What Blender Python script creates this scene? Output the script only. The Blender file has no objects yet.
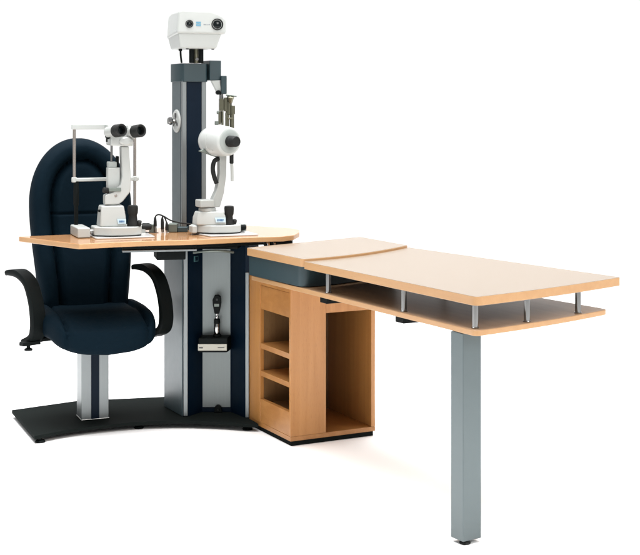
import bpy, bmesh, math, random
from mathutils import Vector, Matrix
random.seed(4)
S = bpy.context.scene
C = S.collection
R = math.radians
PI = math.pi

# ------------------------------------------------------------------ materials
def new_mat(name):
    m = bpy.data.materials.new(name); m.use_nodes = True
    nt = m.node_tree
    return m, nt, nt.nodes['Principled BSDF']

TRIM = .86
def plain(name, col, rough=0.5, metal=0.0, spec=0.5, var=0.06, scale=30.0, bump=0.0, bscale=400.0,
          coat=0.0, stretch=(1, 1, 1), rvar=0.06):
    if 'floor' not in name: col = [c * TRIM for c in col]
    m, nt, b = new_mat(name)
    n, l = nt.nodes, nt.links
    tc = n.new('ShaderNodeTexCoord'); mp = n.new('ShaderNodeMapping')
    mp.inputs['Scale'].default_value = stretch
    l.new(tc.outputs['Object'], mp.inputs['Vector'])
    nz = n.new('ShaderNodeTexNoise'); nz.inputs['Scale'].default_value = scale
    nz.inputs['Detail'].default_value = 5
    l.new(mp.outputs[0], nz.inputs['Vector'])
    mx = n.new('ShaderNodeMix'); mx.data_type = 'RGBA'
    mx.inputs['A'].default_value = (*[max(0, c * (1 - var)) for c in col], 1)
    mx.inputs['B'].default_value = (*[min(1, c * (1 + var)) for c in col], 1)
    l.new(nz.outputs['Fac'], mx.inputs['Factor'])
    l.new(mx.outputs['Result'], b.inputs['Base Color'])
    mr = n.new('ShaderNodeMapRange')
    mr.inputs['To Min'].default_value = max(0.02, rough - rvar); mr.inputs['To Max'].default_value = min(1, rough + rvar)
    l.new(nz.outputs['Fac'], mr.inputs['Value']); l.new(mr.outputs[0], b.inputs['Roughness'])
    b.inputs['Metallic'].default_value = metal
    b.inputs['Specular IOR Level'].default_value = spec
    b.inputs['Coat Weight'].default_value = coat
    b.inputs['Coat Roughness'].default_value = 0.12
    if bump:
        n2 = n.new('ShaderNodeTexNoise'); n2.inputs['Scale'].default_value = bscale; n2.inputs['Detail'].default_value = 3
        l.new(mp.outputs[0], n2.inputs['Vector'])
        bp = n.new('ShaderNodeBump'); bp.inputs['Strength'].default_value = bump; bp.inputs['Distance'].default_value = 0.001
        l.new(n2.outputs['Fac'], bp.inputs['Height']); l.new(bp.outputs[0], b.inputs['Normal'])
    return m

def wood(name, c1, c2, rot=0.0, rough=0.3, coat=0.0, vertical=False, spec=0.5, fleck=0.25):
    """beech: long soft bands along the grain, fine pores and the short dark flecks of the species"""
    c1 = [c * TRIM for c in c1]; c2 = [c * TRIM for c in c2]
    m, nt, b = new_mat(name)
    n, l = nt.nodes, nt.links
    tc = n.new('ShaderNodeTexCoord')
    mp = n.new('ShaderNodeMapping'); mp.inputs['Rotation'].default_value = (0, 0, rot)
    l.new(tc.outputs['Object'], mp.inputs['Vector'])
    st = n.new('ShaderNodeMapping')
    st.inputs['Scale'].default_value = (26, 26, 1.3) if vertical else (1.3, 26, 26)
    l.new(mp.outputs[0], st.inputs['Vector'])
    nz = n.new('ShaderNodeTexNoise'); nz.inputs['Scale'].default_value = 1.4; nz.inputs['Detail'].default_value = 7
    nz.inputs['Distortion'].default_value = 0.5
    l.new(st.outputs[0], nz.inputs['Vector'])
    rp = n.new('ShaderNodeValToRGB')
    rp.color_ramp.elements[0].position = 0.30; rp.color_ramp.elements[0].color = (*c1, 1)
    rp.color_ramp.elements[1].position = 0.70; rp.color_ramp.elements[1].color = (*c2, 1)
    l.new(nz.outputs['Fac'], rp.inputs['Fac'])
    s2 = n.new('ShaderNodeMapping')
    s2.inputs['Scale'].default_value = (420, 420, 42) if vertical else (42, 420, 420)
    l.new(mp.outputs[0], s2.inputs['Vector'])
    f = n.new('ShaderNodeTexNoise'); f.inputs['Scale'].default_value = 1.0; f.inputs['Detail'].default_value = 2
    l.new(s2.outputs[0], f.inputs['Vector'])
    fr = n.new('ShaderNodeMapRange'); fr.inputs['From Min'].default_value = 0.56; fr.inputs['From Max'].default_value = 0.72
    fr.inputs['To Max'].default_value = fleck
    l.new(f.outputs['Fac'], fr.inputs['Value'])
    mx = n.new('ShaderNodeMix'); mx.data_type = 'RGBA'; mx.blend_type = 'MULTIPLY'
    mx.inputs['B'].default_value = (0.55, 0.42, 0.30, 1)
    l.new(fr.outputs[0], mx.inputs['Factor']); l.new(rp.outputs['Color'], mx.inputs['A'])
    l.new(mx.outputs['Result'], b.inputs['Base Color'])
    b.inputs['Roughness'].default_value = rough
    b.inputs['Specular IOR Level'].default_value = spec
    b.inputs['Coat Weight'].default_value = coat; b.inputs['Coat Roughness'].default_value = 0.08
    bp = n.new('ShaderNodeBump'); bp.inputs['Strength'].default_value = 0.05; bp.inputs['Distance'].default_value = 0.0005
    l.new(f.outputs['Fac'], bp.inputs['Height']); l.new(bp.outputs[0], b.inputs['Normal'])
    return m

GR = -R(60.5)       # grain follows the long axis of the desk
M = dict(
    desk_wood=wood('beech_laminate', (.205, .155, .110), (.225, .173, .125), rot=-GR, rough=.24, spec=.35, fleck=.06),
    table_wood=wood('beech_table', (.38, .195, .088), (.44, .235, .11), rot=-R(16), rough=.09, spec=.42, fleck=.15),
    edge=wood('beech_edge', (.455, .252, .112), (.49, .282, .130), rot=-GR, rough=.32, fleck=.15),
    shelf_wood=wood('beech_shelf', (.36, .215, .12), (.42, .26, .15), rot=-GR, rough=.36, spec=.3, fleck=.15),
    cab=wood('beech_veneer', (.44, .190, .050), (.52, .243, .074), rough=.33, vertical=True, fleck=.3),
    cab_shaded=wood('beech_veneer_shaded', (.17, .092, .036), (.215, .12, .05), rough=.38, vertical=True, fleck=.3),  # same veneer darkened: shade painted into the niche and shelf bay interior
    cab_flat=wood('beech_veneer_flat', (.40, .172, .048), (.48, .225, .070), rot=-GR, rough=.33, fleck=.3),
    steel=plain('blue_grey_lacquer', (.048, .076, .087), .34, .25, var=.05, bump=.03, bscale=900),
    steel_dark=plain('dark_blue_grey_lacquer', (.021, .043, .051), .38, .05, var=.06, bump=.03, bscale=900),
    leg=plain('silver_lacquer', (.105, .132, .138), .38, .30, var=.06, bump=.05, bscale=1200),
    silver=plain('brushed_aluminium', (.235, .257, .262), .40, .75, var=.08, scale=8, stretch=(60, 60, 1), bump=.02, bscale=30),
    panel=plain('brushed_panel', (.21, .238, .238), .45, .5, var=.10, scale=8, stretch=(70, 70, 1.0), bump=.02, bscale=30),
    navy=plain('navy_lacquer', (.0022, .0085, .019), .42, 0, spec=.10, var=.1),
    plate=plain('black_steel_plate', (.0115, .0145, .0138), .75, 0, spec=.02, var=.2, scale=18, bump=.12, bscale=700),
    black=plain('black_plastic', (.005, .007, .007), .55, 0, spec=.08, var=.15, bump=.05, bscale=900),
    rubber=plain('black_rubber', (.010, .011, .011), .62, 0, spec=.25, var=.15),
    ribbed=plain('eyecup_rubber', (.008, .009, .009), .55, 0, spec=.3, var=.15),
    white=plain('white_enamel', (.47, .49, .475), .30, 0, spec=.45, var=.025, bump=.02, bscale=1500),
    grey_white=plain('pale_grey_enamel', (.39, .405, .39), .34, 0, spec=.45, var=.04),
    grey=plain('grey_enamel', (.33, .36, .345), .36, 0, var=.05),
    chrome=plain('polished_steel', (.36, .36, .355), .12, 1, var=.03),
    rod=plain('warm_steel_rod', (.50, .45, .41), .24, .9, var=.05),
    bronze=plain('dull_nickel', (.15, .148, .105), .32, .75, var=.25, scale=60),
    olive=plain('grey_green_metal', (.17, .20, .18), .42, .4, var=.15, scale=60),
    cream=plain('cream_plastic', (.50, .49, .42), .4, 0, var=.03),
    glass=plain('dark_lens', (.004, .007, .008), .12, 0, spec=.25, var=.2, coat=0),
    fabric=plain('navy_upholstery', (.0012, .0072, .0130), .78, 0, spec=.06, var=.25, scale=500, bump=.35, bscale=1400),
    acrylic=plain('white_laminate', (.62, .61, .60), .14, 0, spec=.5, var=.02),
    blue_mark=plain('blue_print', (.05, .16, .36), .5, var=.05),
    pale_mark=plain('pale_blue_print', (.12, .30, .42), .5, var=.05),
    sky_mark=plain('pale_blue_label', (.55, .70, .78), .4, var=.03),
    grey_mark=plain('grey_print', (.22, .25, .28), .5, var=.05),
    dark_mark=plain('dark_print', (.05, .05, .05), .5, var=.05),
    teal=plain('teal_switch', (.06, .16, .17), .3, var=.05),
    floor=plain('white_studio_floor', (.975, .975, .975), .9, 0, spec=.1, var=.012, scale=3),
)

nt = M['fabric'].node_tree; bs_ = nt.nodes['Principled BSDF']
old = bs_.inputs['Normal'].links[0].from_node
tcn = nt.nodes.new('ShaderNodeTexCoord'); nzc = nt.nodes.new('ShaderNodeTexNoise')
nzc.inputs['Scale'].default_value = 9; nzc.inputs['Detail'].default_value = 3; nzc.inputs['Distortion'].default_value = 1.2
bpc = nt.nodes.new('ShaderNodeBump'); bpc.inputs['Strength'].default_value = .35; bpc.inputs['Distance'].default_value = .012
nt.links.new(tcn.outputs['Object'], nzc.inputs['Vector']); nt.links.new(nzc.outputs['Fac'], bpc.inputs['Height'])
nt.links.new(old.outputs[0], bpc.inputs['Normal']); nt.links.new(bpc.outputs[0], bs_.inputs['Normal'])

# ------------------------------------------------------------------ mesh helpers
def obj(name, bm, mat, parent=None, smooth=True, bevel=0.0, seg=2, angle=35, loc=None, rot=None):
    bmesh.ops.remove_doubles(bm, verts=bm.verts, dist=1e-6)
    bmesh.ops.recalc_face_normals(bm, faces=bm.faces)
    me = bpy.data.meshes.new(name); bm.to_mesh(me); bm.free()
    mats = mat if isinstance(mat, (list, tuple)) else [mat]
    for x in mats: me.materials.append(M[x])
    for p in me.polygons: p.use_smooth = smooth
    me.set_sharp_from_angle(angle=R(angle))
    o = bpy.data.objects.new(name, me); C.objects.link(o)
    if parent: o.parent = parent
    if loc: o.location = loc
    if rot: o.rotation_euler = rot
    if bevel:
        b = o.modifiers.new('bevel', 'BEVEL'); b.width = bevel; b.segments = seg
        b.limit_method = 'ANGLE'; b.angle_limit = R(40); b.harden_normals = True
    return o

def thing(name, label, cat, loc=(0, 0, 0), rotz=0.0, group=None):
    o = bpy.data.objects.new(name, None); o.empty_display_size = .1; C.objects.link(o)
    o.location = loc; o.rotation_euler = (0, 0, rotz)
    o['label'] = label; o['category'] = cat
    if group: o['group'] = group
    return o

def tag(o, label, cat, group=None):
    o['label'] = label; o['category'] = cat
    if group: o['group'] = group
    return o

def BM(): return bmesh.new()

def box(bm, x0, x1, y0, y1, z0, z1, mtx=None, mi=0):
    v = [bm.verts.new((x, y, z)) for z in (z0, z1) for x, y in ((x0, y0), (x1, y0), (x1, y1), (x0, y1))]
    fs = [(0, 3, 2, 1), (4, 5, 6, 7), (0, 1, 5, 4), (1, 2, 6, 5), (2, 3, 7, 6), (3, 0, 4, 7)]
    for f in fs:
        bm.faces.new([v[i] for i in f]).material_index = mi
    if mtx:
        for q in v: q.co = mtx @ q.co
    return bm

def prism(bm, pts, z0, z1, mi=0, side_mi=None):
    """vertical prism over a plan outline"""
    a = [bm.verts.new((p[0], p[1], z0)) for p in pts]; b = [bm.verts.new((p[0], p[1], z1)) for p in pts]
    n = len(pts)
    for i in range(n):
        j = (i + 1) % n
        bm.faces.new((a[i], a[j], b[j], b[i])).material_index = mi if side_mi is None else side_mi
    bm.faces.new(a[::-1]).material_index = mi; bm.faces.new(b).material_index = mi
    return bm

def prism_xz(bm, pts, y0, y1):
    """profile drawn in x, z and given a thickness along y"""
    a = [bm.verts.new((p[0], y0, p[1])) for p in pts]; b = [bm.verts.new((p[0], y1, p[1])) for p in pts]
    n = len(pts)
    for i in range(n):
        j = (i + 1) % n
        bm.faces.new((a[i], a[j], b[j], b[i]))
    bm.faces.new(a[::-1]); bm.faces.new(b)
    return bm

def lathe(bm, prof, mtx=None, n=32):
    """prof: list of (radius, height) along +z; mtx places it"""
    rings = []
    for r, z in prof:
        ring = [bm.verts.new((max(r, 1e-5) * math.cos(2 * PI * k / n), max(r, 1e-5) * math.sin(2 * PI * k / n), z)) for k in range(n)]
        rings.append(ring)
    for a, b in zip(rings, rings[1:]):
        for k in range(n):
            j = (k + 1) % n
            bm.faces.new((a[k], a[j], b[j], b[k]))
    bm.faces.new(rings[0][::-1]); bm.faces.new(rings[-1])
    if mtx:
        for ring in rings:
            for v in ring: v.co = mtx @ v.co
    return bm

def aim(p, d):
    """matrix putting local +z along d at p"""
    return Matrix.Translation(p) @ Vector(d).normalized().to_track_quat('Z', 'Y').to_matrix().to_4x4()

def cyl(bm, p, q, r, n=24, ch=0.0):
    p, q = Vector(p), Vector(q); L = (q - p).length
    c = min(ch, r * .5, L * .4)
    prof = [(r - c, 0), (r, c), (r, L - c), (r - c, L)] if c > 0 else [(r, 0), (r, L)]
    return lathe(bm, prof, aim(p, q - p), n)

def catmull(pts, sub=8):
    P = [Vector(p) for p in pts]; P = [2 * P[0] - P[1]] + P + [2 * P[-1] - P[-2]]
    out = []
    for i in range(1, len(P) - 2):
        for k in range(sub):
            t = k / sub
            a, b, c, d = P[i - 1], P[i], P[i + 1], P[i + 2]
            out.append(.5 * ((2 * b) + (c - a) * t + (2 * a - 5 * b + 4 * c - d) * t * t + (3 * b - a - 3 * c + d) * t ** 3))
    out.append(P[-2]); return out

def tube(bm, pts, r, n=12, sub=8):
    path = catmull(pts, sub); rings = []
    up = Vector((0.13, .27, 1)).normalized()
    for i, p in enumerate(path):
        t = (path[min(i + 1, len(path) - 1)] - path[max(i - 1, 0)]).normalized()
        u = up - t * up.dot(t)
        if u.length < .05: u = Vector((1, 0, 0)) - t * t.x
        u.normalize(); w = t.cross(u); up = u
        rr = r[0] + (r[1] - r[0]) * i / (len(path) - 1) if isinstance(r, tuple) else r
        rings.append([bm.verts.new(p + (u * math.cos(2 * PI * k / n) + w * math.sin(2 * PI * k / n)) * rr) for k in range(n)])
    for a, b in zip(rings, rings[1:]):
        for k in range(n):
            j = (k + 1) % n; bm.faces.new((a[k], a[j], b[j], b[k]))
    bm.faces.new(rings[0][::-1]); bm.faces.new(rings[-1])
    return bm

def round_poly(pts, rad, n=6):
    """rad: one radius or a list with one per corner"""
    out = []; N = len(pts)
    for i, p in enumerate(pts):
        r = rad[i] if isinstance(rad, (list, tuple)) else rad
        p = Vector(p[:2])
        if r <= 0: out.append(tuple(p)); continue
        a = (Vector(pts[i - 1][:2]) - p); b = (Vector(pts[(i + 1) % N][:2]) - p)
        la, lb = a.length, b.length; a.normalize(); b.normalize()
        ang = a.angle(b); d = min(r / math.tan(ang / 2), la * .48, lb * .48)
        s, e = p + a * d, p + b * d
        for k in range(n + 1):
            t = k / n
            out.append(tuple(s * (1 - t) ** 2 + p * 2 * t * (1 - t) + e * t * t))
    return out

def arc3(a, m, b, n=10):
    """smooth curve a -> b passing through m (quadratic)"""
    a, m, b = Vector(a), Vector(m), Vector(b)
    c = 2 * m - .5 * (a + b)
    return [tuple(a * (1 - t) ** 2 + c * 2 * t * (1 - t) + b * t * t) for t in [k / n for k in range(n + 1)]]

def rel(pts, o): return [(p[0] - o[0], p[1] - o[1]) for p in pts]

def slab(name, outline, z0, z1, top, edge, parent, soft=.004):
    """board: faces in one material, edge band in another"""
    bm = BM(); prism(bm, outline, z0, z1, 0, 1)
    return obj(name, bm, [top, edge], parent, bevel=soft, seg=3, angle=50)

# ------------------------------------------------------------------ setting
bm = BM(); v = [bm.verts.new(p) for p in ((-8, -3, 0), (8, -3, 0), (8, 9.5, 0), (-8, 9.5, 0))]; bm.faces.new(v)
fl = obj('floor', bm, 'floor'); fl['kind'] = 'structure'
bm = BM(); prof = [(9.5 + 2.2 * math.sin(k / 24 * PI / 2), 2.2 * (1 - math.cos(k / 24 * PI / 2))) for k in range(25)] + [(11.7, 5.0)]
ra = [bm.verts.new((-8, y, z)) for y, z in prof]; rb = [bm.verts.new((8, y, z)) for y, z in prof]
for k in range(len(prof) - 1): bm.faces.new((ra[k], rb[k], rb[k + 1], ra[k + 1]))
bd = obj('backdrop', bm, 'floor'); bd['kind'] = 'structure'

# ------------------------------------------------------------------ examination unit (plate, tower, table)
UO = (-.60, 5.75)
unit = thing('examination_unit', 'blue grey instrument column with curved beech table on a black floor plate', 'instrument stand', (*UO, 0))
PB, PT = .018, .033
front = catmull([(-1.127, 5.329, 0), (-.985, 5.455, 0), (-.762, 5.560, 0), (-.579, 5.585, 0), (-.42, 5.568, 0), (-.30, 5.535, 0), (-.252, 5.53, 0)], 5)
plate = [(p.x, p.y) for p in front] + [(-.262, 5.56), (-.304, 5.645), (-.268, 5.735), (-.30, 6.02), (-.697, 6.05), (-1.074, 5.966), (-1.321, 5.786)]
bm = BM(); prism(bm, rel(plate, UO), PB, PT)
bp = obj('base_plate', bm, 'plate', unit, bevel=.0015, angle=50)
for fx, fy in ((-1.112, 5.365), (-.752, 5.60), (-.30, 5.575), (-1.27, 5.79), (-.70, 6.0)):
    bm = BM(); x, y = fx - UO[0], fy - UO[1]
    lathe(bm, [(.020, 0), (.021, .004), (.017, .009), (.007, .011), (.007, PB - .0005)], Matrix.Translation((x, y, 0)), 20)
    obj('levelling_foot', bm, 'black', bp)

# lower column: wide hollow-fronted body
A, B, B2 = (-.672, 5.853), (-.573, 5.66), (-.554, 5.662)
PL, PR, R1, R2 = (-.502, 5.745), (-.379, 5.745), (-.312, 5.636), (-.296, 5.636)
body = [A, B, B2, PL, PR, R1, R2, (-.2975, 5.66), (-.26, 5.72), (-.30, 5.90), (-.60, 5.96)]
bm = BM(); prism(bm, rel(body, UO), PT, .752)
col = obj('lower_column', bm, 'navy', unit, bevel=.002)

def wall_strip(name, p, q, z0, z1, t, mat, parent, lift=.0025, bevel=.001):
    """thin upright sheet standing 'lift' proud of the face p-q"""
    p, q = Vector(p), Vector(q); d = (q - p).normalized(); nrm = Vector((d.y, -d.x))
    a, b = p + nrm * lift, q + nrm * lift; c, e = q - nrm * t, p - nrm * t
    bm = BM(); prism(bm, rel([a, b, c, e], UO), z0, z1)
    return obj(name, bm, mat, parent, bevel=bevel)
wall_strip('side_panel', A, (-.5745, 5.663), PT + .002, .735, .004, 'steel', col, .004)
wall_strip('trim_strip', B, B2, PT + .002, .735, .004, 'silver', col, .004, .003)
wall_strip('trim_strip', R1, R2, PT + .002, .642, .004, 'silver', col, .004, .003)
wall_strip('front_panel', (PL[0] + .002, PL[1]), (PR[0] - .002, PR[1]), PT + .022, .735, .003, 'panel', col, .003)
# cable port at the foot of the panel
bm = BM(); prism_xz(bm, [(-.45 - UO[0], PT + .001), (-.415 - UO[0], PT + .001), (-.42 - UO[0], .060), (-.428 - UO[0], .066), (-.438 - UO[0], .066), (-.446 - UO[0], .06)], 5.725 - UO[1], 5.741 - UO[1])
cp = obj('cable_port', bm, 'black', col, bevel=.002)
bm = BM(); cyl(bm, (-.433 - UO[0], 5.7255 - UO[1], .047), (-.433 - UO[0], 5.7225 - UO[1], .047), .004)
obj('screw', bm, 'chrome', cp)
# square switch on the left navy flank
d = (Vector(PL) - Vector(B2)).normalized(); nrm = Vector((d.y, -d.x)); c = Vector(B2).lerp(Vector(PL), .55) + nrm * .0018
bm = BM(); mt = Matrix.Translation((c.x - UO[0], c.y - UO[1], .690)) @ Matrix.Rotation(math.atan2(d.y, d.x), 4, 'Z')
box(bm, -.014, .014, -.002, .003, -.012, .012, mt)
sw = obj('switch', bm, 'teal', col, bevel=.001)
bm = BM(); box(bm, -.009, .009, -.0045, -.002, -.008, .008, mt); obj('switch_key', bm, 'navy', sw, bevel=.0008)

# table
fr = catmull([(-.936, 5.243, 0), (-.80, 5.318, 0), (-.649, 5.376, 0), (-.482, 5.42, 0), (-.302, 5.505, 0), (-.150, 5.545, 0)], 5)
table = [(p.x, p.y) for p in fr] + [(-.108, 5.60), (-.088, 5.72), (-.088, 5.84), (-.125, 5.925), (-.30, 6.04), (-.66, 6.03), (-.80, 5.74), (-1.03, 5.636), (-1.24, 5.543)]
table = round_poly(table, [0.0] * len(fr) + [.04, .05, .05, .05, .05, .08, .1, .0, .008], 5)
TB, TT = .779, .800
tb = slab('tabletop', rel(table, UO), TB, TT, 'table_wood', 'edge', unit, .003)
# tray frame beneath
bm = BM(); prism(bm, rel([(-.80, 5.45), (-.66, 5.47), (-.30, 5.60), (-.17, 5.66), (-.17, 5.86), (-.60, 5.94), (-.78, 5.70)], UO), .757, TB - .002)
obj('under_frame', bm, 'black', unit, bevel=.003)
bm = BM(); d = Vector((.27, .066)).normalized()
mt = Matrix.Translation((-.795 - UO[0], 5.425 - UO[1], .7515)) @ Matrix.Rotation(math.atan2(.055, .29), 4, 'Z')
box(bm, 0, .300, -.006, .03, -.004, .0045, mt); obj('drawer_rail', bm, 'silver', unit, bevel=.002)
bm = BM(); box(bm, 0, .300, .0, .16, .0055, .022, mt); obj('drawer', bm, 'black', unit, bevel=.002)
bm = BM(); mt2 = Matrix.Translation((-.665 - UO[0], 5.50 - UO[1], .707)) @ Matrix.Rotation(R(12), 4, 'Z')
box(bm, 0, .118, 0, .15, 0, .044, mt2); obj('switch_box', bm, 'black', unit, bevel=.004)
# curved reading lamp arm under the table, over the panel
bm = BM(); tube(bm, [(-.525 - UO[0], 5.60 - UO[1], .728), (-.47 - UO[0], 5.575 - UO[1], .736), (-.41 - UO[0], 5.575 - UO[1], .737), (-.36 - UO[0], 5.61 - UO[1], .728)], .0055, 10)
obj('lamp_arm', bm, 'olive', unit)
bm = BM(); prism(bm, rel([(-.52, 5.60), (-.34, 5.60), (-.33, 5.70), (-.53, 5.70)], UO), .742, .756)
obj('lamp_housing', bm, 'black', unit, bevel=.004)
# swivel joint at the right end of the table
sj = BM(); box(sj, -.235 - UO[0], -.115 - UO[0], 5.60 - UO[1], 5.72 - UO[1], .753, .7775)
sj = obj('swivel_joint', sj, 'black', unit, bevel=.006)
for k, x in enumerate((-.215, -.188, -.150, -.128)):
    bm = BM(); cyl(bm, (x - UO[0], 5.605 + .012 * k - UO[1], .749), (x - UO[0], 5.59 + .012 * k - UO[1], .772), .008, 16, .002)
    obj('pin', bm, 'chrome', sj)

# upper column, turned 25 degrees
cF = (-.595, 5.82); UA = R(25)
upm = Matrix.Translation((cF[0] - UO[0], cF[1] - UO[1], 0)) @ Matrix.Rotation(UA, 4, 'Z')
bm = BM(); box(bm, .003, .109, .003, .13, TT + .001, 1.452, upm)
uc = obj('upper_column', bm, 'navy', unit, bevel=.002)
bm = BM(); box(bm, .0, .022, .0, .02, TT + .001, 1.452, upm); obj('trim_strip', bm, 'silver', uc, bevel=.004, seg=3)
bm = BM(); box(bm, .090, .112, .0, .02, TT + .001, 1.452, upm); obj('trim_strip', bm, 'silver', uc, bevel=.004, seg=3)
bm = BM(); box(bm, -.001, .006, .0205, .131, TT + .001, 1.452, upm); obj('side_panel', bm, 'steel', uc, bevel=.001)
bm = BM(); box(bm, .106, .113, .0205, .131, TT + .001, 1.452, upm); obj('side_panel', bm, 'steel', uc, bevel=.001)
# hand wheel on the left side of the column
bm = BM(); mk = upm @ Matrix.Translation((-.0012, .062, 1.27)) @ Matrix.Rotation(-PI / 2, 4, 'Y')
lathe(bm, [(.050, 0), (.050, .004), (.047, .007), (.036, .008), (.034, .006), (.0, .006)], mk, 40)
hw = obj('clamp_disc', bm, 'white', uc)
bm = BM(); lathe(bm, [(.012, .0065), (.011, .02), (.017, .026), (.018, .036), (.013, .042), (0, .043)], mk, 24); obj('clamp_knob', bm, 'chrome', hw)
for k in range(3):
    a = 2 * PI * k / 3 + .5
    bm = BM(); box(bm, -.006, .006, .014, .034, .0065, .0095, mk @ Matrix.Rotation(a, 4, 'Z')); obj('slot', bm, 'dark_mark', hw)
# head collar and the side bracket
bm = BM(); prism(bm, [(-.006, .012), (.006, -.006), (.108, -.006), (.118, .004), (.118, .136), (-.006, .136)], 1.440, 1.520)
for vv in bm.verts: vv.co = upm @ vv.co
cl = obj('head_collar', bm, 'steel_dark', unit, bevel=.003)
bm = BM(); box(bm, .123, .176, -.012, .10, 1.447, 1.534, upm); br = obj('side_bracket', bm, 'steel_dark', unit, bevel=.003)
bm = BM(); box(bm, .112, .126, .02, .09, 1.452, 1.49, upm); obj('bracket_web', bm, 'black', br, bevel=.002)

# ------------------------------------------------------------------ hanging instrument arm
AO = Vector((-.432, 5.895, 1.447))
arm = thing('instrument_arm', 'dull nickel jointed lens carrier hanging from a dark block beside the column top', 'instrument arm', (AO.x, AO.y, 1.20), R(10))
def az(py): return (1.34 + (105 - py) * 5.89 / 1350) - 1.20
def ax(px): return (px - 221.5) * 5.89 / 1350 * 1.03
bm = BM(); prism_xz(bm, [(ax(211.5), az(80.5)), (ax(219.5), az(80.5)), (ax(221.5), az(90)), (ax(217), az(92))], -.02, .03)
obj('support_wedge', bm, 'white', arm, bevel=.002)
bm = BM(); box(bm, ax(220.9), ax(226.4), -.03, .035, az(94), az(75.8)); obj('hanger_block', bm, 'steel_dark', arm, bevel=.003)
bm = BM(); cyl(bm, (ax(218.3), -.034, az(92.5)), (ax(218.3), .01, az(92.5)), .010, 20, .002); obj('clamp_knob', bm, 'black', arm)
bm = BM(); cyl(bm, (ax(221.8), 0, az(99)), (ax(221.8), 0, az(93.5)), .009, 20, .001); obj('pivot', bm, 'chrome', arm)
bm = BM(); box(bm, ax(219.5), ax(223.5), -.018, .02, az(111), az(98.5)); box(bm, ax(224.3), ax(227.3), -.012, .02, az(111.5), az(97.5)); box(bm, ax(223.3), ax(224.6), -.008, .02, az(110), az(99.5))
obj('carrier_body', bm, 'bronze', arm, bevel=.002)
bm = BM(); box(bm, ax(218.9), ax(221), -.016, .016, az(124.5), az(111.2)); box(bm, ax(221.8), ax(223.6), -.016, .016, az(125), az(111.2)); box(bm, ax(220.8), ax(222), -.006, .012, az(123), az(111.2))
obj('slide', bm, 'bronze', arm, bevel=.0015)
bm = BM(); cyl(bm, (ax(217.0), -.012, az(112.5)), (ax(219.2), -.012, az(112.5)), .007, 16, .001); obj('stop_screw', bm, 'olive', arm)
bm = BM(); box(bm, ax(215.2), ax(218.7), -.02, .0, az(125), az(121)); obj('stop_block', bm, 'olive', arm, bevel=.002)
bm = BM(); lathe(bm, [(.004, -.016), (.010, -.014), (.015, .006), (.016, .012), (.012, .014), (.0, .010)], Matrix.Translation((ax(230.3), -.01, az(99.4))) @ Matrix.Rotation(R(20), 4, 'X'), 24)
obj('lens_cup', bm, 'bronze', arm)
bm = BM(); tube(bm, [(ax(226), -.01, az(95)), (ax(231), -.012, az(95.5)), (ax(236.4), -.014, az(96.4))], .0035, 10); obj('lever', bm, 'olive', arm)
bm = BM(); cyl(bm, (ax(229), 0, az(115)), (ax(229), 0, az(101.5)), .0135, 18, .002); cyl(bm, (ax(232.4), -.006, az(114.5)), (ax(232.4), -.006, az(105.5)), .012, 18, .002); box(bm, ax(227), ax(231), -.004, .014, az(108), az(100))
obj('joint', bm, 'bronze', arm)
bm = BM(); box(bm, ax(225.6), ax(229.4), -.01, .016, az(126.5), az(112.5)); cyl(bm, (ax(232), -.006, az(128.5)), (ax(232), -.006, az(113)), .0095, 18, .002)
cyl(bm, (ax(227.6), -.012, az(118.5)), (ax(233), -.012, az(118.5)), .004, 12)
obj('lens_holder', bm, 'bronze', arm, bevel=.001)

# ------------------------------------------------------------------ chart projector on the column
pj = thing('chart_projector', 'white two lens projector head on short posts above the column', 'projector', (-.541, 5.86, 1.52), R(19)); pj.scale = (1.02, 1.04, 1.0)
def hull(name, lo, hi, mat, parent, bevel, seg=4):
    """box between two rings of four corners (x, y, z)"""
    bm = BM(); a = [bm.verts.new(p) for p in lo]; b = [bm.verts.new(p) for p in hi]
    for i in range(4):
        j = (i + 1) % 4; bm.faces.new((a[i], a[j], b[j], b[i]))
    bm.faces.new(a[::-1]); bm.faces.new(b)
    return obj(name, bm, mat, parent, bevel=bevel, seg=seg, angle=60)
# upper hood: sloping shoulders, chamfered right top corner
bm = BM()
prof = [(-.106, .124), (.106, .124), (.108, .182), (.097, .202), (.045, .223), (-.086, .226), (-.099, .217)]
back = [(-.104, .108), (.100, .112), (.100, .176), (.088, .194), (.040, .213), (-.084, .216), (-.097, .206)]
a = [bm.verts.new((x, -.105, z)) for x, z in prof]; m1 = [bm.verts.new((x * 1.0, .02, z + .002)) for x, z in prof]; b = [bm.verts.new((x * .97, .105, z)) for x, z in back]
m1[0].co.z -= .010; m1[1].co.z -= .008
for r0, r1 in ((a, m1), (m1, b)):
    for i in range(7):
        j = (i + 1) % 7; bm.faces.new((r0[i], r0[j], r1[j], r1[i]))
bm.faces.new(a[::-1]); bm.faces.new(b)
obj('hood', bm, 'white', pj, bevel=.010, seg=4, angle=60)
hull('lower_case', [(-.086, -.086, .062), (.070, -.086, .062), (.066, .09, .062), (-.086, .09, .062)],
     [(-.098, -.098, .126), (.090, -.098, .126), (.086, .098, .116), (-.098, .098, .116)], 'white', pj, .007)
for lx, lr in ((-.052, .0165), (.068, .025)):
    mt = Matrix.Translation((lx, -.1035, .165)) @ Matrix.Rotation(PI / 2, 4, 'X')
    bm = BM(); lathe(bm, [(lr, -.002), (lr, .006), (lr * .90, .0065), (lr * .78, .001)], mt, 40); ob = obj('lens_barrel', bm, 'rubber', pj)
    bm = BM(); lathe(bm, [(lr * .78, .001), (lr * .6, .0032), (lr * .3, .0048), (0, .0052)], mt, 40); obj('lens_glass', bm, 'glass', ob)
bm = BM(); box(bm, -.023, -.003, -.1062, -.1045, .167, .175); box(bm, -.023, -.003, -.1062, -.1045, .156, .1645); obj('maker_mark', bm, 'pale_mark', pj)
bm = BM()
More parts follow.
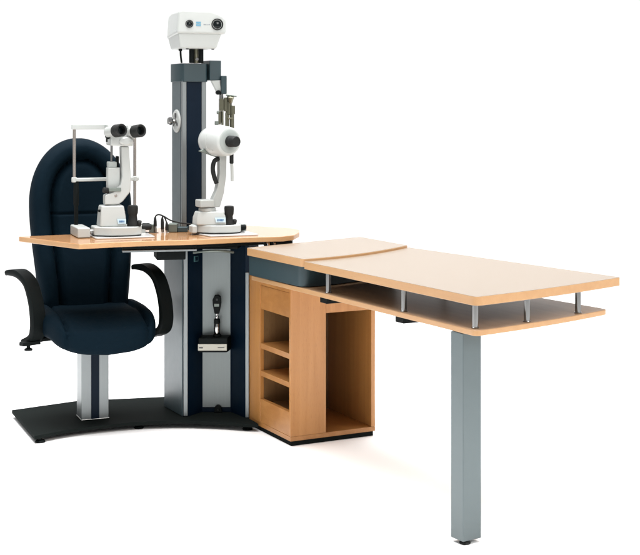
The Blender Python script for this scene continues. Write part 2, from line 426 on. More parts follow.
for x0, x1 in ((.009, .0145), (.016, .020), (.0225, .026), (.030, .036)): box(bm, x0, x1, -.1062, -.1045, .162, .1648)
obj('printed_line', bm, 'grey_mark', pj)
for px_, mm in ((-.022, 'black'), (.020, 'black')):
    bm = BM(); cyl(bm, (px_, -.02, .001), (px_, -.02, .064), .010, 20, .001); ps = obj('post', bm, mm, pj)
bm = BM(); cyl(bm, (0, -.01, .001), (0, -.01, .064), .012, 20); obj('tilt_pivot', bm, 'bronze', pj)
bm = BM(); cyl(bm, (0, -.026, .018), (0, -.032, .018), .007, 16, .001); obj('clamp_screw', bm, 'chrome', pj)
bm = BM(); tube(bm, [(-.070, -.02, .064), (-.068, -.02, .03), (-.064, -.018, .001)], .0042, 10); cyl(bm, (-.070, -.02, .052), (-.070, -.02, .066), .008, 14, .002); obj('power_lead', bm, 'black', pj)
for fx in (-.052, .058):
    bm = BM(); cyl(bm, (fx, -.07, .058), (fx, -.07, .063), .006, 14); obj('rubber_foot', bm, 'rubber', pj)

# ------------------------------------------------------------------ handheld scope and its charging shelf
hs = thing('charging_shelf', 'black charging shelf with cream front strip on the silver column panel', 'charger', (-.441, 5.742, .405))
def hz(py, z=5.69): return 1.34 - (py - 105) * z / 1350 - .405
bm = BM(); prism(bm, [(-.070, -.075), (.052, -.075), (.064, -.002), (-.064, -.002)], hz(351.5), hz(337)); obj('housing', bm, 'black', hs, bevel=.004, angle=50)
bm = BM(); box(bm, -.071, .050, -.079, -.0735, hz(349.5), hz(343)); st = obj('front_strip', bm, 'cream', hs, bevel=.0012)
bm = BM(); box(bm, -.066, -.050, -.0805, -.0788, hz(347.2), hz(345.9)); obj('printed_mark', bm, 'dark_mark', st)
bm = BM(); box(bm, .012, .040, -.0805, -.0788, hz(346.8), hz(346.1)); obj('printed_mark', bm, 'dark_mark', st)
bm = BM(); lathe(bm, [(.017, hz(338)), (.017, hz(335)), (.0145, hz(334.5)), (.013, hz(336.5))], Matrix.Translation((.006, -.038, 0)), 24); obj('socket', bm, 'black', hs)
op = thing('handheld_ophthalmoscope', 'small handheld eye scope with black head and silver handle standing on the charger', 'eye scope', (-.435, 5.704, .405))
Z0 = hz(336.5) + .0015
bm = BM(); lathe(bm, [(.010, Z0), (.0125, Z0 + .004), (.0125, hz(324)), (.011, hz(323))], None, 24); obj('handle', bm, 'chrome', op)
bm = BM(); lathe(bm, [(.0128, hz(324)), (.0135, hz(323)), (.0132, hz(320)), (.010, hz(319))], None, 24); obj('collar', bm, 'black', op)
bm = BM(); lathe(bm, [(.006, hz(319.2)), (.007, hz(317)), (.0045, hz(316)), (.006, hz(313.2))], None, 20); obj('neck', bm, 'chrome', op)
bm = BM(); prism_xz(bm, round_poly([(-.010, hz(314)), (.010, hz(314)), (.018, hz(303)), (.0165, hz(297)), (.006, hz(295.3)), (-.010, hz(295.6)), (-.0185, hz(300)), (-.017, hz(305))], .006, 3), -.015, .012)
hd = obj('head', bm, 'black', op, bevel=.003)
bm = BM(); cyl(bm, (.001, -.014, hz(299.5)), (.001, -.0172, hz(299.5)), .005, 18); obj('eyepiece', bm, 'glass', hd)
bm = BM(); box(bm, -.011, .010, -.017, -.0145, hz(306.6), hz(303.6)); obj('lens_dial', bm, 'olive', hd, bevel=.001)

# ------------------------------------------------------------------ slit lamp
sl = thing('slit_lamp', 'white slit lamp microscope with black eyecups and chin rest on the left of the table', 'slit lamp', (-.833, 5.545, TT), R(20))
K = .00412
def sx(px): return (px - 118) * K / .98
def sz(py): return (236 - py) * K
bm = BM(); prism(bm, round_poly([(-.105, -.095), (.135, -.10), (.140, .07), (-.105, .07)], .006, 3), .0008, .006); obj('slide_plate', bm, 'acrylic', sl, bevel=.0012)
base = round_poly([(-.100, -.030), (-.040, -.078), (.060, -.080), (.094, -.052), (.094, .055), (-.100, .055)], [.008, .06, .06, .05, .02, .01], 8)
bm = BM(); prism(bm, base, .0095, .045); bs = obj('carriage', bm, 'white', sl, bevel=.006, seg=4)
bm = BM(); prism(bm, [(x * .985, y * .985) for x, y in base], .006, .0095); obj('gasket', bm, 'rubber', bs)
ped = [(-.078, -.045), (.026, -.060), (.032, .04), (-.078, .045)]
bm = BM(); a = [bm.verts.new((x, y, .044)) for x, y in ped]; m_ = [bm.verts.new((x * .97, y * .9, .085)) for x, y in ped]; b = [bm.verts.new((x * .86 - .004, y * .78, .130)) for x, y in ped]
for r0, r1 in ((a, m_), (m_, b)):
    for i in range(4): bm.faces.new((r0[i], r0[(i + 1) % 4], r1[(i + 1) % 4], r1[i]))
bm.faces.new(a[::-1]); bm.faces.new(b)
pd = obj('pedestal', bm, 'white', sl, bevel=.007, seg=4)
# nameplate
def nameplate(parent, ctr, yaw, w, h):
    mt = Matrix.Translation(ctr) @ Matrix.Rotation(yaw, 4, 'Z') @ Matrix.Rotation(R(-3), 4, 'X')
    bm = BM(); prism_xz(bm, [(-w * .40, -h / 2), (w * .5, -h / 2), (w * .5, h * .5), (-w * .5, h / 2)], -.0015, .0015)
    for vv in bm.verts: vv.co = mt @ vv.co
    p = obj('nameplate', bm, 'sky_mark', parent)
    bm = BM(); x = -w * .28
    for k in range(5):
        ww = w * .10
        prism_m = [(x, -h * .28), (x + ww * .55, -h * .28), (x + ww * .75, h * .18), (x + ww * .2, h * .18)]
        s0 = len(bm.verts); prism_xz(bm, prism_m, -.0028, -.0014)
        x += w * .125
    box(bm, -w * .28, w * .34, -.0028, -.0014, -.001, .0012)
    for vv in bm.verts: vv.co = mt @ vv.co
    obj('lettering', bm, 'blue_mark', p)
nameplate(pd, (.006, -.0585, .067), R(-8), .036, .020)
# joystick
bm = BM(); lathe(bm, [(.024, .044), (.024, .052), (.020, .062), (.018, .075), (.0165, .09), (.020, .098), (.0215, .118), (.020, .128), (.014, .131)], Matrix.Translation((.055, -.048, 0)), 28)
obj('joystick', bm, 'rubber', sl)
bm = BM(); cyl(bm, (.072, -.055, .058), (.088, -.058, .055), .013, 20, .003); obj('brake_knob', bm, 'rubber', sl)
# arm: bent column carrying the microscope
ap = [(sx(104.5), sz(203.5)), (sx(118), sz(203.5)), (sx(122), sz(200.5)), (sx(129.5), sz(191)), (sx(130), sz(176)), (sx(128), sz(146)), (sx(120.5), sz(146)), (sx(121.3), sz(176)), (sx(120), sz(184)), (sx(113), sz(191)), (sx(104.5), sz(194))]
bm = BM(); prism_xz(bm, ap, -.035, .012); obj('microscope_arm', bm, 'white', sl, bevel=.005, seg=3)
bm = BM(); cyl(bm, (-.022, 0, .128), (-.022, 0, .142), .030, 28, .004); obj('turntable', bm, 'grey_white', sl)
bm = BM(); box(bm, sx(108.6), sx(120.8), -.012, .035, sz(189), sz(167)); obj('lamp_tower', bm, 'white', sl, bevel=.005)
bm = BM(); box(bm, sx(109), sx(117.5), -.006, .03, sz(167), sz(161.5)); obj('lamp_cap', bm, 'grey', sl, bevel=.003)
bm = BM(); cyl(bm, (sx(113), .012, sz(161.5)), (sx(113), .012, sz(145)), .005, 14); obj('lamp_rod', bm, 'chrome', sl)
bm = BM(); box(bm, sx(117.7), sx(119.8), .0, .03, sz(168), sz(156)); obj('lamp_bracket', bm, 'black', sl, bevel=.002)
bm = BM(); cyl(bm, (sx(109), -.02, sz(190)), (sx(103), -.026, sz(189)), .012, 20, .003); obj('slit_knob', bm, 'rubber', sl)
bm = BM(); box(bm, sx(108), sx(120), -.040, -.018, sz(190.6), sz(187)); obj('filter_slide', bm, 'olive', sl, bevel=.002)
bm = BM(); cyl(bm, (sx(115), -.034, sz(194.8)), (sx(115), -.0375, sz(194.8)), .006, 16, .001); obj('lock_screw', bm, 'rod', sl)
bm = BM(); cyl(bm, (sx(104), -.02, sz(209.5)), (sx(98.5), -.02, sz(209.5)), .0055, 14, .001); obj('guide_pin', bm, 'black', sl)
# microscope head
bm = BM(); prism_xz(bm, round_poly([(sx(109), sz(145)), (sx(131), sz(146)), (sx(132), sz(130)), (sx(126), sz(124.5)), (sx(110.5), sz(125))], .006, 3), -.055, .045)
mh = obj('microscope_head', bm, 'white', sl, bevel=.006, seg=3)
bm = BM(); lathe(bm, [(.027, -.004), (.027, .008), (.02, .013), (0, .014)], Matrix.Translation((sx(124), -.056, sz(140.5))) @ Matrix.Rotation(PI / 2, 4, 'X') @ Matrix.Diagonal((1.05, .62, 1, 1)), 32); obj('front_cover', bm, 'white', mh)
bm = BM(); cyl(bm, (sx(109.3), -.02, sz(135.6)), (sx(106.8), -.022, sz(135.6)), .013, 20, .002)
box(bm, sx(106.2), sx(107.2), -.03, -.014, sz(141.5), sz(129.5)); cyl(bm, (sx(107.5), -.022, sz(136)), (sx(105.2), -.023, sz(136)), .005, 12); obj('magnifier_knob', bm, 'black', mh)
axis = Vector((.42, -.89, .10)).normalized()
for ex, ey in ((117.8, 130.0), (136.4, 130.6)):
    c = Vector((sx(ex) - .012, -.092, sz(ey)))
    bm = BM(); cyl(bm, c - axis * .075, c - axis * .012, .0215, 28, .003); tb_ = obj('eyepiece_tube', bm, 'grey_white', mh)
    bm = BM(); prof = [(.0215, -.022)]
    for k in range(5): prof += [(.0262, -.019 + k * .007), (.0262, -.0145 + k * .007), (.0252, -.014 + k * .007)]
    prof += [(.0266, .020), (.0250, .024), (.0185, .022), (.017, .004)]
    lathe(bm, prof, aim(c, axis), 32); ec = obj('eyecup', bm, 'ribbed', tb_)
    bm = BM(); lathe(bm, [(.0168, .0045), (.010, .006), (0, .0065)], aim(c, axis), 28); obj('eye_lens', bm, 'glass', tb_)
bm = BM(); box(bm, sx(125), sx(133), -.06, -.02, sz(139), sz(126.5)); obj('prism_housing', bm, 'grey_white', mh, bevel=.005)
# head and chin rest
yy = .125
def kx(px): return ((px - 118) * K + .2 * yy) / .98
def kz(py): return (236 - 2.8 - py) * .00422
bm = BM(); box(bm, kx(72.6), kx(108.5), yy - .012, yy + .012, kz(129.4), kz(124.4)); box(bm, kx(108), kx(138), yy - .012, yy + .012, kz(129.8), kz(125.2)); obj('forehead_bar', bm, 'white', sl, bevel=.003)
bm = BM(); cyl(bm, (kx(105.5), yy - .015, kz(126)), (kx(105.5), yy - .011, kz(126)), .005, 14); obj('bar_screw', bm, 'grey', sl)
for px_, lo in ((75.2, 178), (135.8, 222)):
    bm = BM(); cyl(bm, (kx(px_), yy, kz(lo)), (kx(px_), yy, kz(129)), .0065, 18); obj('rest_post', bm, 'rod', sl)
bm = BM(); lathe(bm, [(.0085, kz(228)), (.0085, kz(205)), (.0115, kz(203)), (.0120, kz(188)), (.0105, kz(186)), (.0105, kz(180.5))], Matrix.Translation((kx(77), yy, 0)), 20); obj('post_sleeve', bm, 'black', sl)
bm = BM(); box(bm, kx(72.6), kx(139.6), yy - .010, yy + .010, kz(180.6), kz(177.2)); obj('chin_rail', bm, 'white', sl, bevel=.003)
for px_ in (75.2, 136):
    bm = BM(); cyl(bm, (kx(px_), yy, kz(181.4)), (kx(px_), yy, kz(176.4)), .0115, 18, .002); obj('rail_clamp', bm, 'white', sl)
bm = BM(); box(bm, kx(72.2), kx(84.5), -.030, .15, .0012, .042); obj('rest_foot', bm, 'white', sl, bevel=.005)
bm = BM(); box(bm, kx(134), kx(143), .05, .15, .0012, .040); obj('rest_foot', bm, 'grey_white', sl, bevel=.005)
bm = BM(); cyl(bm, (kx(84), .0, .024), (kx(135), .0, .024), .0085, 18); obj('guide_rail', bm, 'chrome', sl)
bm = BM(); cyl(bm, (kx(139), .06, .030), (kx(149), .06, .030), .013, 18, .002); obj('rail_cap', bm, 'rubber', sl)

# ------------------------------------------------------------------ keratometer
kt = thing('keratometer', 'white barrel shaped keratometer with black eyepiece in front of the column', 'keratometer', (-.427, 5.655, TT), R(24))
def ux(px): return (px - 218.5) * .00419 / .96
def uz(py): return (234 - py) * .00419
bm = BM(); prism(bm, round_poly([(-.075, -.115), (.130, -.135), (.135, .06), (-.10, .06)], .006, 3), .0008, .006); obj('slide_plate', bm, 'acrylic', kt, bevel=.0012)
base = round_poly([(-.104, .0), (-.050, -.062), (.030, -.085), (.086, -.060), (.098, .055), (-.104, .055)], [.01, .05, .06, .05, .02, .01], 8)
bm = BM(); prism(bm, base, .0095, .042); kb = obj('carriage', bm, 'white', kt, bevel=.006, seg=4)
bm = BM(); prism(bm, [(x * .985, y * .985) for x, y in base], .006, .0095); obj('gasket', bm, 'rubber', kb)
bm = BM(); box(bm, -.120, -.098, -.02, .03, .008, .040); obj('end_block', bm, 'white', kb, bevel=.005)
bm = BM(); cyl(bm, (.088, -.030, .026), (.112, -.030, .026), .012, 20, .003); obj('end_knob', bm, 'black', kb)
bm = BM(); box(bm, .094, .122, -.020, .03, .008, .040); obj('rail_end', bm, 'grey', kb, bevel=.005)
ped = [(-.101, -.020), (-.050, -.050), (.012, -.070), (.022, .04), (-.102, .04)]
bm = BM(); a = [bm.verts.new((x, y, .041)) for x, y in ped]; m_ = [bm.verts.new((x * .98, y * .95, .072)) for x, y in ped]; b = [bm.verts.new((x * .86 - .004, y * .80, .098)) for x, y in ped]
for r0, r1 in ((a, m_), (m_, b)):
    for i in range(5): bm.faces.new((r0[i], r0[(i + 1) % 5], r1[(i + 1) % 5], r1[i]))
bm.faces.new(a[::-1]); bm.faces.new(b)
kp = obj('pedestal', bm, 'white', kt, bevel=.006, seg=4)
nameplate(kp, (-.014, -.0655, .064), R(-18), .044, .020)
bm = BM(); cyl(bm, (-.048, 0, .096), (-.048, 0, .112), .036, 30, .003); obj('turntable', bm, 'grey_white', kt)
bm = BM(); box(bm, ux(197.5), ux(212), -.038, .03, uz(206.5), uz(199)); obj('height_block', bm, 'grey_white', kt, bevel=.005)
# curved arm
prof = [(ux(208), uz(206.8)), (ux(218.5), uz(206.8)), (ux(222.5), uz(193)), (ux(225), uz(175)), (ux(225.3), uz(153)), (ux(218), uz(153)), (ux(218), uz(174)), (ux(215), uz(190)), (ux(210.5), uz(199.5)), (ux(204), uz(199.8))]
bm = BM(); prism_xz(bm, prof, -.026, .010); obj('barrel_arm', bm, 'grey_white', kt, bevel=.004, seg=3)
axis = Vector((math.sin(R(15)), -math.cos(R(15)), .0)).normalized()
bc = Vector((ux(218.2), -.012, uz(141.0)))
bm = BM(); lathe(bm, [(.013, -.096), (.039, -.091), (.054, -.074), (.0620, -.046), (.0648, -.018), (.0648, -.004), (.0634, -.003), (.0634, -.0015), (.0648, .0), (.0636, .040), (.0600, .068), (.0575, .074), (.054, .077), (.049, .0775)], aim(bc, axis), 56)
bl = obj('barrel', bm, 'white', kt)
bm = BM(); lathe(bm, [(.0495, .0776), (.046, .0795), (.026, .0795)], aim(bc, axis), 48); obj('face_ring', bm, 'grey', bl)
bm = BM(); lathe(bm, [(.0235, .078), (.0235, .100), (.0215, .102), (.0215, .112), (.0225, .113), (.0225, .124), (.020, .128), (.012, .126)], aim(bc, axis), 36); ep = obj('eyepiece', bm, 'rubber', bl)
for a_ in (215, 250, 290):
    q = aim(bc, axis) @ Matrix.Rotation(R(a_), 4, 'Z') @ Matrix.Translation((.0638, 0, .03 if a_ != 250 else -.03)) @ Matrix.Rotation(PI / 2, 4, 'Y')
    bm = BM(); lathe(bm, [(.0028, -.002), (.0028, .001)], q, 12); obj('barrel_screw', bm, 'grey', bl)
bm = BM(); prism_xz(bm, [(ux(199), uz(151)), (ux(217), uz(157.5)), (ux(219), uz(155.5)), (ux(203), uz(149))], -.01, .012); obj('cradle', bm, 'olive', kt, bevel=.002)
bm = BM(); tube(bm, [(ux(217.5), -.018, uz(158.5)), (ux(213), -.022, uz(161)), (ux(211.2), -.024, uz(168)), (ux(212.5), -.024, uz(176)), (ux(215.2), -.022, uz(183))], .0095, 14); obj('grip_handle', bm, 'rubber', kt)
bm = BM(); cyl(bm, (ux(228.5), -.045, uz(163.5)), (ux(228.5), -.045, uz(152)), .0085, 18, .002); mk_ = obj('measuring_grip', bm, 'rubber', kt)
bm = BM(); cyl(bm, (ux(229.3), -.045, uz(181)), (ux(228.7), -.045, uz(163.3)), .0068, 18, .002); obj('measuring_rod', bm, 'white', mk_)
bm = BM(); lathe(bm, [(.021, .041), (.021, .050), (.017, .058), (.0155, .078), (.019, .086), (.0205, .108), (.0195, .118), (.013, .121)], Matrix.Translation((.030, -.052, 0)), 28); obj('joystick', bm, 'rubber', kt)
bm = BM(); cyl(bm, (.045, -.056, .056), (.060, -.058, .053), .011, 18, .003); obj('brake_knob', bm, 'rubber', kt)

# ------------------------------------------------------------------ leads and junction box on the table
def tp(px, py, z=5.72): return ((px - 320) * z / 1350, z, 1.34 - (py - 105) * z / 1350)
jb = thing('junction_box', 'grey green metal connector box with black plugs on the table left of the column', 'connector box', (tp(172, 233)[0], 5.72, TT))
ox = tp(172, 233)[0]
def jp(px, py, dz=0): p = tp(px, py, 5.72); return (p[0] - ox, dz, p[2] - TT)
bm = BM(); box(bm, jp(168, 0)[0], jp(177, 0)[0], 0, .06, .001, .036); obj('case', bm, 'olive', jb, bevel=.003)
bm = BM(); box(bm, jp(177.2, 0)[0], jp(187, 0)[0], .01, .06, .001, .020); obj('side_case', bm, 'steel', jb, bevel=.002)
bm = BM(); box(bm, jp(149.2, 0)[0], jp(154.5, 0)[0], -.01, .04, .001, .034); obj('socket_block', bm, 'olive', jb, bevel=.002)
bm = BM(); box(bm, jp(141.5, 0)[0], jp(149, 0)[0], -.005, .03, .010, .038); obj('cover', bm, 'black', jb, bevel=.003)
for px_, y0, y1 in ((155.4, 217, 226), (162.6, 217.5, 229), (167.0, 222, 230)):
    a, b = jp(px_, y0), jp(px_ + .2, y1)
    bm = BM(); lathe(bm, [(.0035, 0), (.0055, .006), (.007, .02), (.007, abs(a[2] - b[2]))], aim((a[0], -.012, a[2]), (b[0] - a[0], .0, b[2] - a[2])), 14); pg = obj('plug', bm, 'rubber', jb)
    bm = BM(); cyl(bm, (b[0], -.012, b[2] + .001), (b[0] + .001, -.012, .001), .0055, 14, .001); obj('plug_sleeve', bm, 'chrome', pg)
cb = BM()
tube(cb, [jp(155.4, 218, -.012), jp(156.4, 215.5, -.012), jp(159.5, 214.4, -.012), jp(164.5, 216.3, -.012), jp(171, 220, -.016), jp(180, 222, -.03), jp(190, 223.2, -.035), jp(197, 225, -.03)], .0032, 10)
tube(cb, [jp(162.6, 218.5, -.012), jp(163, 216.4, -.014), jp(165, 217, -.016), jp(167, 222.5, -.012)], .0032, 10)
tube(cb, [jp(141, 230.8, -.02), jp(150, 232.4, -.02), jp(159, 232.6, -.02)], .003, 10)
for vv in cb.verts: vv.co += Vector((ox, 5.72, TT))
tag(obj('power_cable', cb, 'rubber'), 'thin black cable looping from the plugs past the column foot', 'cable')

# ------------------------------------------------------------------ patient chair
CH = (-.951, 5.652)
ch = thing('patient_chair', 'navy upholstered armchair with arched back on a silver pedestal behind the table', 'chair', (*CH, PT), R(22))
HZ = -PT
bm = BM(); box(bm, -.0575, .0575, -.045, .05, .001, .345); pc = obj('pedestal', bm, 'silver', ch, bevel=.003)
bm = BM(); box(bm, -.017, .017, -.0475, -.03, .002, .345); obj('stripe', bm, 'navy', pc, bevel=.001)
bm = BM(); box(bm, -.0595, .0595, -.0495, .052, .0006, .005); obj('foot_flange', bm, 'chrome', pc, bevel=.002)
bm = BM(); box(bm, -.12, .12, -.14, .15, .338, .372); obj('seat_frame', bm, 'black', ch, bevel=.008)

def smooth(e0, e1, x):
    t = max(0, min(1, (x - e0) / (e1 - e0))); return t * t * (3 - 2 * t)
# backrest: outline scaled towards a spine point; bolster round the edge, panel inside
def half_w(h):
    if h < .90: return .190 + (.220 - .190) * smooth(.42, .90, h)
    t = min(1, (h - .90) / .296); return .220 * (1 - t ** 2.15) ** (1 / 2.0)
H0, H1 = .40, 1.195
outline = [(half_w(H0 + (H1 - H0) * math.sin(i / 60 * PI / 2)), H0 + (H1 - H0) * math.sin(i / 60 * PI / 2)) for i in range(61)]
outline = outline + [(-x, h) for x, h in outline[::-1][1:]]
def edge_dist(x, h):
    best = 9.0
    for (ax_, ay_), (bx_, by_) in zip(outline, outline[1:]):
        dx, dy = bx_ - ax_, by_ - ay_; q = dx * dx + dy * dy
        t = 0 if q < 1e-12 else max(0, min(1, ((x - ax_) * dx + (h - ay_) * dy) / q))
        d2 = (x - ax_ - t * dx) ** 2 + (h - ay_ - t * dy) ** 2
        if d2 < best: best = d2
    return math.sqrt(best)
def ycurve(x, h):
    y = .155 - .022 * math.exp(-((h - .62) / .14) ** 2) - .35 * x * x
    return y + .13 * (h - .42) ** 1.15 if h > .42 else y
BW = .086
def pad(d, h):
    if d < BW:
        t = d / BW; p = .070 * max(0.0, 1 - abs(2 * t - 1.04) ** 2.6 / 1.10) ** .55
    else:
        p = .030 + .026 * smooth(0, .035, d - BW)
        p -= .011 * math.exp(-((h - .876) / .0045) ** 2)
    return p - .016 * math.exp(-((d - BW) / .0065) ** 2)
bm = BM(); NH, NU = 150, 96; front_rows, back_rows = [], []
for i in range(NH + 1):
    s_ = i / NH; h = H0 + (H1 - H0) * (s_ * .80 / .86 if s_ < .86 else 1 - .2 * ((1 - s_) / .14) ** 2 * 1.0)
    hw_ = max(half_w(h), .0005)
    fr_row, bk_row = [], []
    for k in range(NU + 1):
        u = math.sin((k / NU - .5) * PI) * .35 + (k / NU - .5) * 2 * .65
        x = u * hw_; d = edge_dist(x, h)
        fr_row.append(bm.verts.new((x, ycurve(x, h) - pad(d, h), h)))
        bk_row.append(bm.verts.new((x, ycurve(x, h) + .012 + .046 * (1 - math.exp(-d / .025)), h)))
    front_rows.append(fr_row); back_rows.append(bk_row)
for rows_ in (front_rows, back_rows):
    for a, b in zip(rows_, rows_[1:]):
        for k in range(NU): bm.faces.new((a[k], a[k + 1], b[k + 1], b[k]))
for a, b, c_, d_ in zip(front_rows, front_rows[1:], back_rows, back_rows[1:]):
    bm.faces.new((a[0], b[0], d_[0], c_[0])); bm.faces.new((a[-1], b[-1], d_[-1], c_[-1]))
for k in range(NU):
    bm.faces.new((front_rows[0][k], front_rows[0][k + 1], back_rows[0][k + 1], back_rows[0][k]))
    bm.faces.new((front_rows[-1][k], front_rows[-1][k + 1], back_rows[-1][k + 1], back_rows[-1][k]))
for vv in bm.verts: vv.co.z += HZ
obj('backrest', bm, 'fabric', ch, angle=80, loc=(-.010, 0, 0))

# seat: thick rounded pad with two side bolsters and a rolled front
bm = BM(); nu, nv = 64, 72
sw_, yb, yf = .238, .20, -.285
def seat_pt(i, j):
    u = 2 * PI * i / nu; w = PI * (j / nv - .5)
    e1, e2 = .42, .34
    cu, su = math.cos(u), math.sin(u); cw, sw2 = math.cos(w), math.sin(w)
    f = lambda q, e: math.copysign(abs(q) ** e, q)
    X = f(cw, e1) * f(cu, e2); Y = f(cw, e1) * f(su, e2); Zz = f(sw2, e1)
    x = X * sw_; y = (yb + yf) / 2 + Y * (yb - yf) / 2
    zc = .436; z = zc + Zz * .062
    fr_ = smooth(-.10, yf, y) if y < -.10 else 0
    z -= .030 * fr_
    bulge = (1 - (x / sw_) ** 2)
    if Zz < 0: z += .022 * (1 - bulge) * smooth(.1, -.2, y)
    if Zz < 0: z -= .012 * bulge * smooth(.05, -.25, y)
    if y < 0: x *= 1 - .10 * smooth(0, -.28, y)
    y -= .040 * bulge * (1 if y < 0 else 0) * smooth(0, -.28, y)
    gx = abs(x)
    gr = math.exp(-((gx - .165) / .007) ** 2)
    if Zz > -.3: z -= .014 * gr * (1 if Zz > 0 else .5)
    if y < -.2: y += .012 * gr
    if Zz > 0 and gx > .165: z += .012 * math.sin(min(1, (gx - .165) / .06) * PI)
    if Zz > 0 and gx < .165: z -= .006 * (1 - (gx / .165) ** 2)
    return (x, y, z + HZ)
rows = [[bm.verts.new(seat_pt(i, j)) for i in range(nu)] for j in range(1, nv)]
for a, b in zip(rows, rows[1:]):
    for k in range(nu):
        j = (k + 1) % nu; bm.faces.new((a[k], a[j], b[j], b[k]))
bm.faces.new(rows[0][::-1]); bm.faces.new(rows[-1])
obj('seat', bm, 'fabric', ch, angle=80)

# armrests: flat bent straps with free tips
def strap(path, w0, w1, t):
    bm = BM(); P = catmull(path, 8); secs = []
    L = len(P)
    for i, p in enumerate(P):
        tg = (P[min(i + 1, L - 1)] - P[max(i - 1, 0)]).normalized()
        side = Vector((1, 0, 0)); nrm = tg.cross(side).normalized()
        f = i / (L - 1); w = w0 + (w1 - w0) * f
        if f > .92: w *= 1 - ((f - .92) / .08) ** 2 * .45
        tt = t * (1 if f < .8 else 1 - .35 * (f - .8) / .2)
        secs.append([bm.verts.new(p + side * (sx_ * w / 2) + nrm * (sy_ * tt / 2)) for sx_, sy_ in ((-1, -.55), (-.85, -1), (.85, -1), (1, -.55), (1, .55), (.85, 1), (-.85, 1), (-1, .55))])
    for a, b in zip(secs, secs[1:]):
        for k in range(8): bm.faces.new((a[k], a[(k + 1) % 8], b[(k + 1) % 8], b[k]))
    bm.faces.new(secs[0][::-1]); bm.faces.new(secs[-1]); return bm
apath = [(0, .02, .372), (0, -.035, .398), (0, -.052, .44), (0, -.048, .50), (0, -.030, .56), (0, .005, .615), (0, .065, .645), (0, .125, .648), (0, .170, .640)]
for sgn in (-1, 1):
    bm = strap([(x, y, z + HZ) for x, y, z in apath], .066, .060, .028)
    ar = obj('armrest', bm, 'black', ch, loc=(sgn * .268, -.055, 0), rot=(0, 0, R(22)), angle=50)
    bm = BM(); box(bm, min(-sgn * .03, -sgn * .13), max(-sgn * .03, -sgn * .13) + .0, -.02, .03, .372 + HZ, .386 + HZ); obj('mount_bar', bm, 'black', ar, bevel=.002)
    if sgn < 0:
        bm = BM(); box(bm, -.062, .02, -.045, -.012, .368 + HZ, .384 + HZ); kb_ = obj('lever', bm, 'black', ar, bevel=.003)
        bm = BM(); lathe(bm, [(.008, .346 + HZ), (.016, .347 + HZ), (.017, .354 + HZ), (.008, .358 + HZ), (.007, .369 + HZ)], Matrix.Translation((-.028, -.028, 0)), 18); obj('adjust_knob', bm, 'black', ar)

# ------------------------------------------------------------------ desk
DO = (.30, 4.80)
dk = thing('consulting_desk', 'beech two level desk with steel spacer rods on one square silver leg', 'desk', (*DO, 0))
Nn, Lf, FLp, FRp = (.4655, 4.03), (-.0605, 4.949), (.358, 5.437), (1.002, 4.494)
right = arc3(Nn, (.7335, 4.243), FRp, 12)
endc = arc3(FLp, (.156, 5.130), Lf, 12)
top = [Lf] + right + endc[:-1]
rr = [.010] + [.055] + [0] * 11 + [.016] + [.004] + [0] * 11
slab('desk_top', rel(round_poly(top, rr, 6), DO), .7385, .767, 'desk_wood', 'edge', dk, .005)
# corner section
off = Vector((-.76, .65)).normalized() * .006
endm = [(p[0] + off.x, p[1] + off.y) for p in endc[::-1]]
mod = [(-.289, 5.343)] + endm + [(.1716, 5.79)]
slab('corner_top', rel(round_poly(mod, [.004, .022] + [0] * 11 + [.01, .01], 6), DO), .744, .7755, 'desk_wood', 'edge', dk, .005)
apr = [(-.281, 5.345), (-.066, 4.985)] + [(p[0] - .012, p[1] + .014) for p in endm[2:-1]] + [(.17, 5.77)]
bm = BM(); prism(bm, rel(round_poly(apr, [.003, .035] + [0] * 10 + [.01, .01], 6), DO), .667, .7425)
obj('apron', bm, 'steel_dark', dk, bevel=.002)
# lower shelf
Ns = (.4666, 4.038)
rs = arc3(Ns, (.7165, 4.238), (.953, 4.466), 12)
sh = [(-.2715, 5.35)] + rs + [(.33, 5.40), (.094, 5.556)]
slab('lower_shelf', rel(round_poly(sh, [.004, .055] + [0] * 11 + [.03, .02, .01], 6), DO), .6465, .6645, 'shelf_wood', 'edge', dk, .004)
for x, y in ((.030, 4.858), (.275, 4.420), (.470, 4.088), (.645, 4.208), (.838, 4.385), (.47, 5.10)):
    bm = BM(); cyl(bm, (x - DO[0], y - DO[1], .6645), (x - DO[0], y - DO[1], .7385), .0095, 28)
    ro = obj('spacer_rod', bm, 'chrome', dk)
    bm = BM(); cyl(bm, (x - DO[0], y - DO[1], .6648), (x - DO[0], y - DO[1], .6675), .0125, 24, .0008); obj('rod_flange', bm, 'chrome', ro)
# cross rails below the shelf
for (x, y), L in (((.012, 4.905), .34), ((.262, 4.462), .42)):
    mt = Matrix.Translation((x - DO[0], y - DO[1], 0)) @ Matrix.Rotation(R(29.5), 4, 'Z')
    bm = BM(); box(bm, 0, L, -.025, .025, .620, .6455, mt); obj('cross_rail', bm, 'black', dk, bevel=.002)
# leg
mt = Matrix.Translation((.435 - DO[0], 4.099 - DO[1], 0)) @ Matrix.Rotation(math.atan2(.564, .826), 4, 'Z')
bm = BM(); box(bm, .0, .073, .0, .060, .012, .6461, mt); lg = obj('leg', bm, 'leg', dk, bevel=.0035, seg=3)
bm = BM(); lathe(bm, [(.017, 0), (.018, .004), (.014, .009), (.010, .0115)], mt @ Matrix.Translation((.022, .018, 0)), 24); obj('levelling_foot', bm, 'rubber', lg)

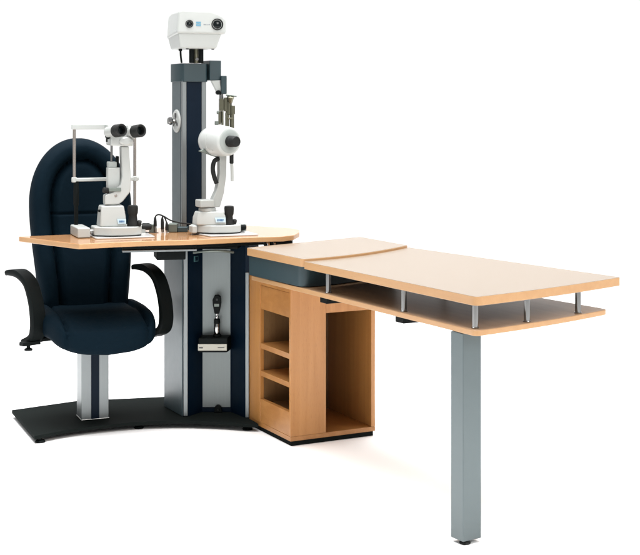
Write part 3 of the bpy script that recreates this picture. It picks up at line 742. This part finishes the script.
# ------------------------------------------------------------------ open cabinet
CO = (-.1157, 5.293); CA = math.atan2(.46, .888)
cab = thing('open_cabinet', 'beech cabinet with open side shelves and tall front niche below the desk corner', 'cabinet', (*CO, 0), CA)
W, D, T = .382, .392, .018
ZB, ZT = .020, .645
bm = BM(); box(bm, .006, W - .006, .006, D - .006, .0005, ZB - .0003); obj('plinth', bm, 'plate', cab, bevel=.001)
bm = BM(); box(bm, 0, W, 0, D, ZB, ZB + T); obj('bottom_panel', bm, 'cab_flat', cab, bevel=.001)
bm = BM(); box(bm, 0, W, 0, D, ZT - T, ZT); obj('top_panel', bm, 'cab_flat', cab, bevel=.001)
z0, z1 = ZB + T + .0003, ZT - T - .0003
U1 = .157
bm = BM(); box(bm, 0, U1, 0, T * .7, z0, z1); obj('front_panel', bm, 'cab', cab, bevel=.001)
bm = BM(); box(bm, W - T, W, 0, D - T, z0, z1); obj('side_panel', bm, 'cab', cab, bevel=.001)
bm = BM(); box(bm, U1 + .0003, W - T - .0003, 0, T, .513, z1); obj('front_rail', bm, 'cab', cab, bevel=.001)
bm = BM(); box(bm, U1 - T, U1 - .0003, T * .7 + .0003, D - T, z0, z1); obj('partition', bm, 'cab_shaded', cab, bevel=.0005)
bm = BM(); box(bm, T, W, D - T + .0003, D, z0, z1); obj('back_panel', bm, 'cab_shaded', cab, bevel=.0005)
bm = BM(); box(bm, 0, T, .284, D, z0, z1); obj('side_stile', bm, 'cab', cab, bevel=.001)
bm = BM(); box(bm, T + .0003, U1 - T - .0003, .284, .298, z0, z1); obj('bay_wall', bm, 'cab_shaded', cab, bevel=.0005)
bm = BM(); box(bm, .004, .018, T * .7 + .002, .282, .503, .600); dr = obj('drawer_front', bm, 'cab_flat', cab, bevel=.001)
bm = BM(); box(bm, .0, .02, T * .7 + .0003, .2837, .602, z1); obj('bay_rail', bm, 'cab_flat', cab, bevel=.001)
for zs, t in ((.3625, .022), (.249, .021)):
    bm = BM(); box(bm, .003, U1 - T - .0003, T * .7 + .0003, .2837, zs - t, zs); obj('shelf', bm, 'cab_flat', cab, bevel=.001)
bm = BM(); box(bm, .001, .019, T * .7 + .0003, .2837, z0, .133); obj('lower_front', bm, 'cab_flat', cab, bevel=.001)
bm = BM(); box(bm, .0192, U1 - T - .0003, T * .7 + .0003, .2837, .100, .115); obj('bay_floor', bm, 'cab_shaded', cab, bevel=.0005)

# ------------------------------------------------------------------ light
w = bpy.data.worlds.new('World'); S.world = w; w.use_nodes = True
bg = w.node_tree.nodes['Background']; bg.inputs['Color'].default_value = (1, 1, 1, 1); bg.inputs['Strength'].default_value = .55
def area(name, loc, target, size, power, col=(1, 1, 1), spread=180):
    l = bpy.data.lights.new(name, 'AREA'); l.shape = 'RECTANGLE'; l.size, l.size_y = size; l.energy = power; l.color = col; l.spread = R(spread)
    o = bpy.data.objects.new(name, l); C.objects.link(o); o.location = loc
    o.rotation_euler = (Vector(target) - Vector(loc)).to_track_quat('-Z', 'Y').to_euler()
    return o
area('overhead_softbox', (0, 5.3, 5.2), (0, 5.3, 0), (6, 6), 440, spread=95)
area('backdrop_light', (0, 7.6, 4.9), (0, 11.5, .9), (13, 1.2), 80)
area('front_softbox', (3.0, 1.0, 3.4), (-.1, 5.4, .7), (1.8, 1.8), 130, (1, .97, .93))

# ------------------------------------------------------------------ camera
cd = bpy.data.cameras.new('Camera'); cam = bpy.data.objects.new('Camera', cd); C.objects.link(cam)
cam.location = (0, 0, 1.34); cam.rotation_euler = (PI / 2, 0, 0)
cd.sensor_width = 36; cd.sensor_fit = 'HORIZONTAL'; cd.lens = 36 * 1350 / 640; cd.shift_y = -(277.5 - 105) / 640
cd.clip_end = 300
S.camera = cam
vs = S.view_settings; S.display_settings.display_device = 'sRGB'
vs.view_transform = 'Standard'; vs.look = 'None'; vs.exposure = .04; vs.gamma = 1
S.cycles.max_bounces = 8
